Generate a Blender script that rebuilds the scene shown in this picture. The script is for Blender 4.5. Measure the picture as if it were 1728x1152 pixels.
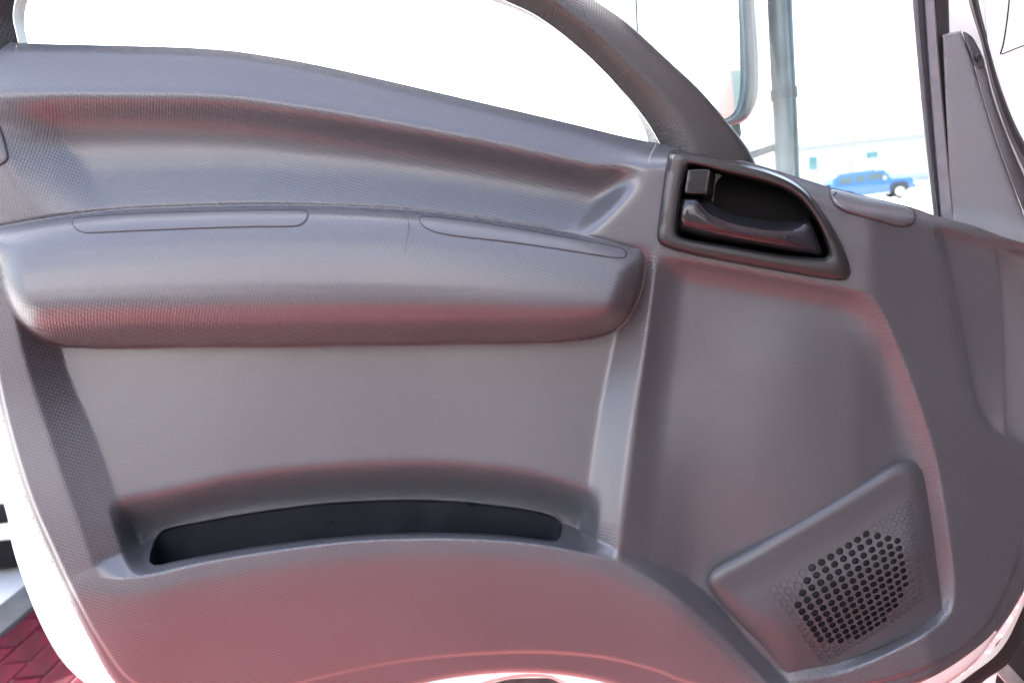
import bpy, bmesh, math, random
import numpy as np
from mathutils import Vector, Matrix
from mathutils.geometry import delaunay_2d_cdt
random.seed(4); rng = np.random.default_rng(4)
for o in list(bpy.data.objects): bpy.data.objects.remove(o)
SC = bpy.context.scene; COL = SC.collection
R = math.radians

# ------------------------------------------------------------------ camera
FPX = 1358.0; DIST = 0.85; CAMZ = 1.5
PITCH, ROLL = R(9.4), R(6.0)
CP = Vector((0, -DIST, CAMZ))
FW = Vector((0, math.cos(PITCH), -math.sin(PITCH)))
U0 = Vector((0, math.sin(PITCH), math.cos(PITCH))); R0 = Vector((1, 0, 0))
RT = R0*math.cos(ROLL) - U0*math.sin(ROLL); UP = R0*math.sin(ROLL) + U0*math.cos(ROLL)
cd = bpy.data.cameras.new('camera'); cam = bpy.data.objects.new('camera', cd); COL.objects.link(cam)
m = Matrix((RT, UP, -FW)).transposed().to_4x4(); m.translation = CP; cam.matrix_world = m
cd.sensor_width = 36; cd.lens = 36*FPX/1728; cd.clip_start = 0.02; cd.clip_end = 2000
cd.dof.use_dof = True; cd.dof.focus_distance = 0.83; cd.dof.aperture_fstop = 7.1
SC.camera = cam

# ------------------------------------------------------------------ sky and sun
SUN = Vector((-0.15, 0.47, 0.95)).normalized()
elev = math.asin(SUN.z); rot = math.atan2(SUN.x, SUN.y)
w = bpy.data.worlds.new('World'); SC.world = w; w.use_nodes = True
nt = w.node_tree; bg = nt.nodes['Background']; bg.inputs[1].default_value = 0.15
sky = nt.nodes.new('ShaderNodeTexSky'); sky.sky_type = 'NISHITA'; sky.sun_disc = False
sky.sun_elevation = elev; sky.sun_rotation = rot; sky.dust_density = 5; sky.air_density = 1.0; sky.ozone_density = 1.0
nt.links.new(sky.outputs[0], bg.inputs[0])
sl = bpy.data.lights.new('sun', 'SUN'); sl.energy = 3.2; sl.angle = R(0.5); sl.color = (1, .95, .88)
so = bpy.data.objects.new('sun', sl); COL.objects.link(so)
so.rotation_euler = SUN.to_track_quat('Z', 'Y').to_euler(); so.location = (0, 4, 8)
SC.view_settings.view_transform = 'Standard'; SC.view_settings.look = 'None'
SC.view_settings.exposure = 3.15; SC.view_settings.gamma = 1
SC.cycles.max_bounces = 8

# ------------------------------------------------------------------ helpers
def rays(px, py):
    px = np.asarray(px, float); py = np.asarray(py, float)
    a = ((px-864)/FPX)[..., None]; b = ((py-576)/FPX)[..., None]
    return np.array(FW) + a*np.array(RT) - b*np.array(UP)
def P(px, py, h):
    """point of the vertical plane y = -h that the photograph shows at (px, py)"""
    d = rays(px, py); h = np.asarray(h, float)
    t = (DIST - h)/d[..., 1]
    return np.array(CP) + d*t[..., None]
def G(px, py, z=0.0):
    d = rays(px, py); t = (z-CAMZ)/d[..., 2]
    return np.array(CP) + d*t[..., None]
def spl(pts, n=None, closed=False, corner=False):
    """Catmull-Rom through the points, resampled evenly to n"""
    p = np.array(pts, float)
    if not corner:
        q = []; N = len(p); seg = range(N if closed else N-1)
        for i in seg:
            if closed: a, b, c, d = p[i-1], p[i], p[(i+1) % N], p[(i+2) % N]
            else: a, b, c, d = p[max(i-1, 0)], p[i], p[i+1], p[min(i+2, N-1)]
            # centripetal-ish: shorten tangents on uneven spacing
            lb = np.linalg.norm(c-b)+1e-6; la = np.linalg.norm(b-a)+1e-6; lc = np.linalg.norm(d-c)+1e-6
            m1 = (c-a)*lb/(la+lb); m2 = (d-b)*lb/(lc+lb)
            for t in np.linspace(0, 1, 9)[:-1]:
                q.append((2*t**3-3*t*t+1)*b+(t**3-2*t*t+t)*m1+(-2*t**3+3*t*t)*c+(t**3-t*t)*m2)
        q = np.array(q + ([] if closed else [p[-1]]))
    else: q = p
    if n is None: return q
    if closed: q = np.vstack([q, q[:1]])
    s = np.r_[0, np.cumsum(np.linalg.norm(np.diff(q, axis=0), axis=1))]
    t = np.linspace(0, s[-1], n+1)[:-1] if closed else np.linspace(0, s[-1], n)
    return np.c_[np.interp(t, s, q[:, 0]), np.interp(t, s, q[:, 1])]
def inset(p, d):
    """offset a closed outline inwards by d pixels"""
    t = np.roll(p, -1, 0)-np.roll(p, 1, 0); t /= np.linalg.norm(t, axis=1)[:, None]+1e-9
    nrm = np.c_[-t[:, 1], t[:, 0]]
    area = 0.5*np.sum(p[:, 0]*np.roll(p[:, 1], -1)-np.roll(p[:, 0], -1)*p[:, 1])
    return p + nrm*(d if area > 0 else -d)
def sdf(X, Y, poly):
    """signed distance, positive inside"""
    best = np.full(X.shape, 1e9); ins = np.zeros(X.shape, bool)
    nx = X.copy(); ny = Y.copy()
    for (ax, ay), (bx, by) in zip(poly, np.roll(poly, -1, 0)):
        dx, dy = bx-ax, by-ay; L = dx*dx+dy*dy+1e-12
        t = np.clip(((X-ax)*dx+(Y-ay)*dy)/L, 0, 1)
        qx = ax+t*dx; qy = ay+t*dy; d = (X-qx)**2+(Y-qy)**2
        mk = d < best; best = np.where(mk, d, best); nx = np.where(mk, qx, nx); ny = np.where(mk, qy, ny)
        c = (ay > Y) != (by > Y)
        with np.errstate(divide='ignore', invalid='ignore'):
            ins ^= c & (X < dx*(Y-ay)/(dy if abs(dy) > 1e-12 else 1e-12)+ax)
    return np.where(ins, 1, -1)*np.sqrt(best), nx, ny
def ss(a, b, x):
    t = np.clip((x-a)/(b-a), 0, 1); return t*t*(3-2*t)
def lin(a, b, x): return np.clip((x-a)/(b-a), 0, 1)
def crv(pts):
    q = spl(pts); return lambda x: np.interp(x, q[:, 0], q[:, 1])
def crvx(pts):                      # x as a function of y
    q = spl(pts); return lambda y: np.interp(y, q[:, 1], q[:, 0])
def blur(A, s):
    r = int(3*s)+1; k = np.exp(-np.arange(-r, r+1)**2/(2*s*s)); k /= k.sum()
    A = np.pad(A, r, mode='edge')
    A = sum(k[i]*A[i:A.shape[0]-2*r+i, :] for i in range(2*r+1))
    return sum(k[i]*A[:, i:A.shape[1]-2*r+i] for i in range(2*r+1))

def empty(name, loc, label, cat, group=None, rz=0):
    o = bpy.data.objects.new(name, None); COL.objects.link(o); o.location = loc; o.rotation_euler = (0, 0, rz)
    o.empty_display_size = .1; o['label'] = label; o['category'] = cat
    if group: o['group'] = group
    return o
def mesh(name, V, F, mat, parent=None, smooth=True, angle=None):
    me = bpy.data.meshes.new(name)
    V = np.asarray(V, float)
    if parent is not None: V = V - np.array(WL[parent.name])
    me.from_pydata([tuple(v) for v in V], [], F); me.update()
    bm = bmesh.new(); bm.from_mesh(me); bmesh.ops.recalc_face_normals(bm, faces=bm.faces); bm.to_mesh(me); bm.free()
    if smooth:
        me.polygons.foreach_set('use_smooth', [True]*len(me.polygons))
        if angle: me.set_sharp_from_angle(angle=R(angle))
    if mat: me.materials.append(mat)
    o = bpy.data.objects.new(name, me); COL.objects.link(o)
    if parent is not None: o.parent = parent
    WL[o.name] = WL[parent.name] if parent is not None else (0, 0, 0)
    return o
WL = {}
def thing(name, loc, label, cat, group=None):
    o = empty(name, loc, label, cat, group); WL[o.name] = tuple(loc); return o
def planeuv(o):
    """UV = position on the door plane in metres, for the moulded grain"""
    me = o.data; uv = me.uv_layers.new(name='UVMap'); n = len(me.loops)
    co = np.empty(len(me.vertices)*3); me.vertices.foreach_get('co', co); co = co.reshape(-1, 3)
    li = np.empty(n, int); me.loops.foreach_get('vertex_index', li)
    w_ = co[:, [0, 2]] + np.array([co[:, 1]*0.3, co[:, 1]*0.3]).T
    uv.data.foreach_set('uv', w_[li].ravel())
def loft(name, curves, heights, mat, parent=None, closed=False, cap=False, capfirst=False, angle=40, smooth=True, uv=True):
    n = len(curves[0]); V = []; F = []
    for c, h in zip(curves, heights):
        c = np.asarray(c); V.append(P(c[:, 0], c[:, 1], np.broadcast_to(np.asarray(h, float), (n,))))
    V = np.concatenate(V); K = len(curves)
    for k in range(K-1):
        for i in range(n if closed else n-1):
            j = (i+1) % n
            F.append((k*n+i, k*n+j, (k+1)*n+j, (k+1)*n+i))
    if cap:
        c = V[(K-1)*n:].mean(0); V = np.vstack([V, c]); ci = len(V)-1
        F += [((K-1)*n+i, (K-1)*n+(i+1) % n, ci) for i in range(n)]
    if capfirst:
        c = V[:n].mean(0); V = np.vstack([V, c]); ci = len(V)-1
        F += [(i, (i+1) % n, ci) for i in range(n)]
    o = mesh(name, V, F, mat, parent, smooth, angle)
    if uv: planeuv(o)
    return o
def pad(name, outline, base, hh, r, mat, parent, n=96, sink=.006, angle=50, corner=False):
    """rounded cushion or slab: outline in pixels, base height function or number, thickness hh, edge radius r px"""
    o = spl(outline, n, True, corner); cs = []; hs = []
    b = lambda q: base(q[:, 0], q[:, 1]) if callable(base) else base
    cs.append(o); hs.append(b(o)-sink)
    for k in range(6):
        a = k/5*math.pi/2; q = inset(o, r*(1-math.cos(a)))
        cs.append(q); hs.append(b(q)+hh-r*.000625*1.0*(1-math.sin(a))*(hh/(r*.000625) if r*.000625 > hh else 1))
    V = []; F = []
    for c, h in zip(cs, hs): V += [tuple(v) for v in P(c[:, 0], c[:, 1], np.broadcast_to(h, (n,)))]
    K = len(cs)
    for k in range(K-1):
        for i in range(n): F.append((k*n+i, k*n+(i+1) % n, (k+1)*n+(i+1) % n, (k+1)*n+i))
    last = cs[-1]; st = max(3.0, min(np.ptp(last[:, 0]), np.ptp(last[:, 1]))/7)
    a_, b_ = np.meshgrid(np.arange(last[:, 0].min(), last[:, 0].max(), st), np.arange(last[:, 1].min(), last[:, 1].max(), st))
    d_, _, _ = sdf(a_, b_, last); kp = d_ > st*.45; gpt = np.c_[a_[kp], b_[kp]]
    vo, _, fo, _, _, _ = delaunay_2d_cdt([Vector(p) for p in np.vstack([last, gpt])] if len(gpt) else [Vector(p) for p in last], [(i, (i+1) % n) for i in range(n)], [], 1, 1e-5)
    vo = np.array([(v.x, v.y) for v in vo]); base0 = len(V)
    hb = b(vo)+hh if callable(base) else np.full(len(vo), base+hh)
    V += [tuple(v) for v in P(vo[:, 0], vo[:, 1], hb)]
    F += [tuple(base0+i for i in t) for t in fo]
    ob = mesh(name, np.array(V), F, mat, parent, True, angle); planeuv(ob)
    bm = bmesh.new(); bm.from_mesh(ob.data); bmesh.ops.remove_doubles(bm, verts=bm.verts, dist=1e-6); bm.to_mesh(ob.data); bm.free()
    return ob
def boxv(cx, cy, cz, sx, sy, sz):
    V = [(cx+a*sx/2, cy+b*sy/2, cz+c*sz/2) for a in (-1, 1) for b in (-1, 1) for c in (-1, 1)]
    F = [(0, 1, 3, 2), (4, 6, 7, 5), (0, 4, 5, 1), (2, 3, 7, 6), (0, 2, 6, 4), (1, 5, 7, 3)]
    return V, F
def box(name, c, s, mat, parent=None, bev=0.0, rot=None):
    V, F = boxv(0, 0, 0, *s); me = bpy.data.meshes.new(name); me.from_pydata(V, [], F)
    bm = bmesh.new(); bm.from_mesh(me)
    if bev: bmesh.ops.bevel(bm, geom=bm.edges[:], offset=bev, segments=2, affect='EDGES', profile=.6)
    bmesh.ops.recalc_face_normals(bm, faces=bm.faces)
    if rot is not None: bmesh.ops.rotate(bm, verts=bm.verts, matrix=rot)
    off = Vector(c) - (Vector(WL[parent.name]) if parent is not None else Vector())
    bmesh.ops.translate(bm, verts=bm.verts, vec=off); bm.to_mesh(me); bm.free()
    me.materials.append(mat); o = bpy.data.objects.new(name, me); COL.objects.link(o)
    if bev:
        me.polygons.foreach_set('use_smooth', [True]*len(me.polygons)); me.set_sharp_from_angle(angle=R(35))
    WL[o.name] = WL[parent.name] if parent is not None else (0, 0, 0)
    if parent is not None: o.parent = parent
    return o
def tube(name, pts, r, mat, parent=None, seg=16):
    pts = [Vector(p) for p in pts]; V = []; F = []; n = len(pts); r = [r]*n if not hasattr(r, '__len__') else r
    prev = None
    for i, p in enumerate(pts):
        t = (pts[min(i+1, n-1)]-pts[max(i-1, 0)]).normalized()
        a = t.orthogonal().normalized() if prev is None else (prev - t*prev.dot(t)).normalized()
        prev = a; b = t.cross(a)
        for k in range(seg):
            th = 2*math.pi*k/seg; V.append(p+r[i]*(a*math.cos(th)+b*math.sin(th)))
    for i in range(n-1):
        for k in range(seg):
            j = (k+1) % seg; F.append((i*seg+k, i*seg+j, (i+1)*seg+j, (i+1)*seg+k))
    F.append(tuple(range(seg))); F.append(tuple((n-1)*seg+k for k in range(seg)))
    return mesh(name, np.array([tuple(v) for v in V]), F, mat, parent, True, 50)

# ------------------------------------------------------------------ materials
def newmat(name):
    m = bpy.data.materials.new(name); m.use_nodes = True; t = m.node_tree
    return m, t, t.nodes['Principled BSDF'], t.nodes, t.links
def simple(name, col, rough=.5, metal=0, spec=.5, coat=0, nscale=0, namt=.15, bump=0):
    m, t, b, N, L = newmat(name)
    b.inputs['Base Color'].default_value = (*col, 1); b.inputs['Roughness'].default_value = rough
    b.inputs['Metallic'].default_value = metal; b.inputs['Specular IOR Level'].default_value = spec
    b.inputs['Coat Weight'].default_value = coat; b.inputs['Coat Roughness'].default_value = .08
    if nscale:
        tc = N.new('ShaderNodeTexCoord'); n = N.new('ShaderNodeTexNoise'); n.inputs['Scale'].default_value = nscale; n.inputs['Detail'].default_value = 6
        L.new(tc.outputs['Object'], n.inputs['Vector'])
        mr = N.new('ShaderNodeMapRange'); mr.inputs[1].default_value = .3; mr.inputs[2].default_value = .7
        mr.inputs[3].default_value = 1-namt; mr.inputs[4].default_value = 1+namt; L.new(n.outputs[0], mr.inputs[0])
        mx = N.new('ShaderNodeMix'); mx.data_type = 'RGBA'; mx.blend_type = 'MULTIPLY'; mx.inputs[0].default_value = 1
        mx.inputs[6].default_value = (*col, 1); L.new(mr.outputs[0], mx.inputs[7]); L.new(mx.outputs[2], b.inputs['Base Color'])
        m2 = N.new('ShaderNodeMapRange'); m2.inputs[3].default_value = rough-.08; m2.inputs[4].default_value = rough+.1
        L.new(n.outputs[0], m2.inputs[0]); L.new(m2.outputs[0], b.inputs['Roughness'])
        if bump:
            bp = N.new('ShaderNodeBump'); bp.inputs['Strength'].default_value = bump; bp.inputs['Distance'].default_value = .002
            L.new(n.outputs[0], bp.inputs['Height']); L.new(bp.outputs[0], b.inputs['Normal'])
    return m
def plastic(name, col, rough, grain=1.0, attr=False, cell=.0036, depth=.00024, spec=.5):
    """moulded plastic: staggered woven grain, dust and rubbed patches"""
    m, t, b, N, L = newmat(name)
    b.inputs['Specular IOR Level'].default_value = spec
    uv = N.new('ShaderNodeUVMap'); uv.uv_map = 'UVMap'
    def math_(op, a, c=None, clamp=False):
        n = N.new('ShaderNodeMath'); n.operation = op; n.use_clamp = clamp
        for i, v in enumerate((a, c)):
            if v is None: continue
            if isinstance(v, (int, float)): n.inputs[i].default_value = v
            else: L.new(v, n.inputs[i])
        return n.outputs[0]
    mp = N.new('ShaderNodeMapping'); mp.inputs['Rotation'].default_value = (0, 0, R(24)); L.new(uv.outputs[0], mp.inputs[0])
    sp = N.new('ShaderNodeSeparateXYZ'); L.new(mp.outputs[0], sp.inputs[0])
    k = 2*math.pi/cell
    u = math_('MULTIPLY', sp.outputs[0], k*.62); v = math_('MULTIPLY', sp.outputs[1], k)
    # staggered small bricks: long soft cells, each second row shifted half a cell
    s1 = math_('SINE', math_('ADD', u, math_('MULTIPLY', v, .5))); s2 = math_('SINE', math_('SUBTRACT', u, math_('MULTIPLY', v, .5)))
    g = math_('MULTIPLY', s1, s2)
    g = math_('MULTIPLY', math_('ADD', g, .35), 2.2, True)
    fine = N.new('ShaderNodeTexNoise'); fine.inputs['Scale'].default_value = 2600; fine.inputs['Detail'].default_value = 2; L.new(uv.outputs[0], fine.inputs[0])
    big = N.new('ShaderNodeTexNoise'); big.inputs['Scale'].default_value = 7; big.inputs['Detail'].default_value = 2; big.inputs['Roughness'].default_value = .5; L.new(uv.outputs[0], big.inputs[0])
    mid = N.new('ShaderNodeTexNoise'); mid.inputs['Scale'].default_value = 120; mid.inputs['Detail'].default_value = 5; L.new(uv.outputs[0], mid.inputs[0])
    if attr:
        at = N.new('ShaderNodeAttribute'); at.attribute_name = 'grain'; ga = at.outputs['Fac']
        g = math_('MULTIPLY', g, ga)
    wn = N.new('ShaderNodeTexNoise'); wn.inputs['Scale'].default_value = 1; wn.inputs['Detail'].default_value = 4
    wm = N.new('ShaderNodeMapping'); wm.inputs['Scale'].default_value = (14, 420, 1); wm.inputs['Rotation'].default_value = (0, 0, R(-17)); L.new(uv.outputs[0], wm.inputs[0]); L.new(wm.outputs[0], wn.inputs['Vector'])
    scr = math_('MULTIPLY', math_('SUBTRACT', wn.outputs[0], .66), 9, True)
    spk = N.new('ShaderNodeTexNoise'); spk.inputs['Scale'].default_value = 420; spk.inputs['Detail'].default_value = 1; L.new(uv.outputs[0], spk.inputs[0])
    dst = math_('MULTIPLY', math_('SUBTRACT', spk.outputs[0], .79), 14, True)
    g = math_('MULTIPLY', g, math_('ADD', math_('MULTIPLY', big.outputs[0], .9), .45))
    hgt = math_('ADD', math_('MULTIPLY', g, grain), math_('MULTIPLY', fine.outputs[0], .18))
    bp = N.new('ShaderNodeBump'); bp.inputs['Strength'].default_value = 1; bp.inputs['Distance'].default_value = depth
    L.new(hgt, bp.inputs['Height']); L.new(bp.outputs[0], b.inputs['Normal'])
    # colour: dust haze in patches
    fac = math_('MULTIPLY', math_('SUBTRACT', math_('ADD', math_('MULTIPLY', big.outputs[0], .75), math_('MULTIPLY', mid.outputs[0], .25)), .36), 2.2, True)
    mx = N.new('ShaderNodeMix'); mx.data_type = 'RGBA'; L.new(fac, mx.inputs[0])
    mx.inputs[6].default_value = (*col, 1); mx.inputs[7].default_value = (*[c*1.12+.003 for c in col], 1)
    mx2 = N.new('ShaderNodeMix'); mx2.data_type = 'RGBA'; L.new(math_('MULTIPLY', math_('ADD', scr, dst, True), .3), mx2.inputs[0])
    L.new(mx.outputs[2], mx2.inputs[6]); mx2.inputs[7].default_value = (.17, .165, .16, 1); L.new(mx2.outputs[2], b.inputs['Base Color'])
    rr = N.new('ShaderNodeMapRange'); rr.inputs[1].default_value = .3; rr.inputs[2].default_value = .7; rr.inputs[3].default_value = rough-.02; rr.inputs[4].default_value = rough+.06
    L.new(big.outputs[0], rr.inputs[0]); L.new(rr.outputs[0], b.inputs['Roughness'])
    return m
PG = (.062, .062, .069)
M = {}
M['trim'] = plastic('grey_grained_plastic', PG, .30, attr=True, spec=.70)
M['trim2'] = plastic('grey_grained_plastic_frame', (.036, .034, .033), .38)
M['trim3'] = plastic('light_grey_grained_plastic', (.15, .155, .165), .40, depth=.0004)
M['pad'] = plastic('grey_smooth_plastic', (.074, .074, .082), .36, grain=0)
M['grille'] = plastic('grey_satin_plastic', (.052, .051, .056), .36, grain=0)
M['bezel'] = plastic('dark_satin_plastic', (.020, .0195, .020), .30, grain=0)
M['lever'] = simple('black_gloss_plastic', (.014, .0135, .016), .17, nscale=60, namt=.1)
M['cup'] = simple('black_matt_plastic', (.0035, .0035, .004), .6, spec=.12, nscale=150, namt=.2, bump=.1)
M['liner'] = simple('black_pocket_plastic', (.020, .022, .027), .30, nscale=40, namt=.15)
M['white'] = simple('white_paint', (.80, .79, .80), .25, coat=.5, nscale=6, namt=.03)
M['rubber'] = simple('black_rubber', (.014, .013, .015), .6, nscale=90, namt=.25, bump=.2)
M['seal'] = simple('grey_rubber_channel', (.16, .155, .17), .45, nscale=60, namt=.15)
M['crack'] = simple('dark_crack', (.02, .018, .02), .8)
M['metal'] = simple('grey_painted_steel', (.045, .075, .09), .35, metal=.3, nscale=30, namt=.25, bump=.1)
M['housing'] = simple('blue_grey_mirror_shell', (.028, .05, .062), .35, nscale=25, namt=.2)
M['alu'] = simple('scuffed_aluminium', (.5, .52, .54), .45, metal=.8, nscale=50, namt=.3, bump=.3)
m_, t_, b_, N_, L_ = newmat('mirror_glass'); b_.inputs['Base Color'].default_value = (.85, .9, .9, 1); b_.inputs['Metallic'].default_value = 1; b_.inputs['Roughness'].default_value = .02; M['mirror'] = m_
# thin window glass: clear pane with surface reflection and a faint green body
m_, t_, b_, N_, L_ = newmat('window_glass'); N_.remove(b_)
tr = N_.new('ShaderNodeBsdfTransparent'); tr.inputs[0].default_value = (.93, .965, .955, 1)
gl = N_.new('ShaderNodeBsdfGlossy'); gl.inputs['Roughness'].default_value = .02
fr = N_.new('ShaderNodeFresnel'); fr.inputs[0].default_value = 1.45; mxs = N_.new('ShaderNodeMixShader')
L_.new(fr.outputs[0], mxs.inputs[0]); L_.new(tr.outputs[0], mxs.inputs[1]); L_.new(gl.outputs[0], mxs.inputs[2])
L_.new(mxs.outputs[0], N_['Material Output'].inputs[0]); M['glass'] = m_

# ------------------------------------------------------------------ the door: relief of the trim panel
ORG = tuple(P(np.array(864.), np.array(1152.), 0.0))
door = thing('door_assembly', ORG, 'open truck door seen from inside, grey plastic trim with pocket, handle and speaker grille', 'door')

top_edge = [(-60, 66), (40, 73), (150, 76), (300, 80), (382, 85), (441, 93), (521, 107), (600, 124), (700, 147), (768, 163), (872, 187), (977, 212), (1046, 229), (1110, 242),
            (1170, 250), (1275, 277), (1350, 300), (1400, 316), (1470, 333), (1540, 350), (1580, 364), (1640, 380), (1700, 402), (1790, 425)]
outline = np.vstack([spl(top_edge), spl([(1790, 425), (1790, 850), (1745, 940), (1728, 985), (1715, 1018), (1690, 1055), (1660, 1083), (1625, 1110), (1580, 1138), (1530, 1160), (1440, 1190),
            (1300, 1215), (1150, 1195), (1025, 1152), (950, 1138), (872, 1134), (800, 1138), (716, 1152), (580, 1195), (420, 1225), (270, 1215), (195, 1152), (150, 1075),
            (108, 990), (68, 905), (40, 830), (0, 692), (-35, 560), (-60, 400), (-60, 66)])[1:-1]])
seam = spl([(-20, 300), (-12, 560), (5, 672), (50, 830), (92, 930), (130, 1010), (172, 1085), (225, 1150), (320, 1178), (450, 1165), (560, 1138), (700, 1112), (872, 1100), (1000, 1106), (1100, 1128), (1160, 1150),
            (1300, 1172), (1480, 1150), (1600, 1108), (1668, 1050), (1700, 990), (1740, 880), (1820, 700), (1820, 20), (-20, 20)], None, True)
yb = crv(top_edge)
ya = crv([(-60, 400), (0, 385), (100, 368), (200, 357), (300, 352), (400, 349), (500, 349), (600, 352), (700, 358), (800, 370), (900, 385), (1000, 403), (1085, 425), (1200, 450)])
ybt = crv([(-60, 583), (100, 584), (300, 584), (600, 581), (800, 578), (950, 574), (1100, 566)])
arm = np.vstack([spl([(-60, 400), (0, 385), (100, 368), (200, 357), (300, 352), (400, 349), (500, 349), (600, 352), (700, 358), (800, 370), (900, 385), (1000, 403), (1080, 424)]),
                 spl([(1088, 436), (1085, 470), (1075, 505), (1055, 540), (1020, 563), (950, 574), (800, 578), (600, 581), (300, 584), (140, 584), (100, 581), (62, 565), (30, 535), (8, 490), (-10, 430), (-60, 415)])])
ypk = crv([(100, 870), (200, 850), (300, 830), (400, 808), (500, 795), (600, 788), (700, 785), (800, 790), (900, 803), (990, 830), (1100, 860)])
hole = [(251, 948), (254, 932), (262, 908), (275, 893), (330, 881), (400, 868), (480, 856), (550, 848), (620, 844), (700, 842), (770, 845), (830, 851), (890, 859), (928, 868), (945, 878), (949, 892),
        (947, 905), (938, 913), (905, 911), (850, 905), (770, 901), (700, 901), (620, 904), (550, 910), (470, 919), (400, 929), (340, 940), (290, 950), (262, 955)]
ylip = crv([(-60, 1010), (60, 985), (130, 972), (200, 976), (260, 968), (330, 951), (400, 938), (500, 923), (600, 912), (700, 908), (800, 909), (900, 917), (1000, 936), (1060, 957), (1100, 978), (1150, 1013), (1200, 1056), (1250, 1104), (1300, 1156), (1360, 1220)])
ysh = crv([(-60, 1000), (60, 975), (130, 968), (165, 950), (225, 925), (262, 906), (300, 900), (350, 900), (700, 870), (920, 880), (960, 886), (1000, 908), (1045, 928), (1100, 946), (1160, 975), (1205, 1012), (1245, 1058), (1290, 1108), (1340, 1160), (1400, 1220)])
xl0 = crvx([(10, 400), (30, 560), (90, 760), (150, 935), (170, 1000)]); xl1 = crvx([(95, 400), (105, 590), (165, 740), (232, 925), (250, 980)])
xr0 = crvx([(1075, 400), (1036, 580), (1010, 700), (985, 870), (978, 960)]); xr1 = crvx([(1110, 400), (1088, 580), (1068, 700), (1046, 880), (1040, 960)])
xri = crvx([(1112, 400), (1100, 500), (1082, 650), (1064, 800), (1050, 910), (1046, 960), (1100, 990), (1200, 1060)])
xc = crvx([(1395, 330), (1432, 420), (1490, 530), (1540, 650), (1580, 780), (1603, 920), (1610, 1000), (1600, 1060), (1560, 1160)])
ybl = crv([(1050, 425), (1120, 432), (1250, 455), (1350, 474), (1430, 488), (1500, 498)])
ybr = crv([(1280, 1170), (1340, 1150), (1420, 1134), (1500, 1100), (1590, 1052), (1640, 1010)])
xq = crvx([(1560, 330), (1573, 385), (1600, 500), (1625, 640), (1640, 690), (1668, 726), (1728, 745)])
xk = crvx([(1640, 350), (1672, 400), (1688, 480), (1694, 600), (1697, 760)])

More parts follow.
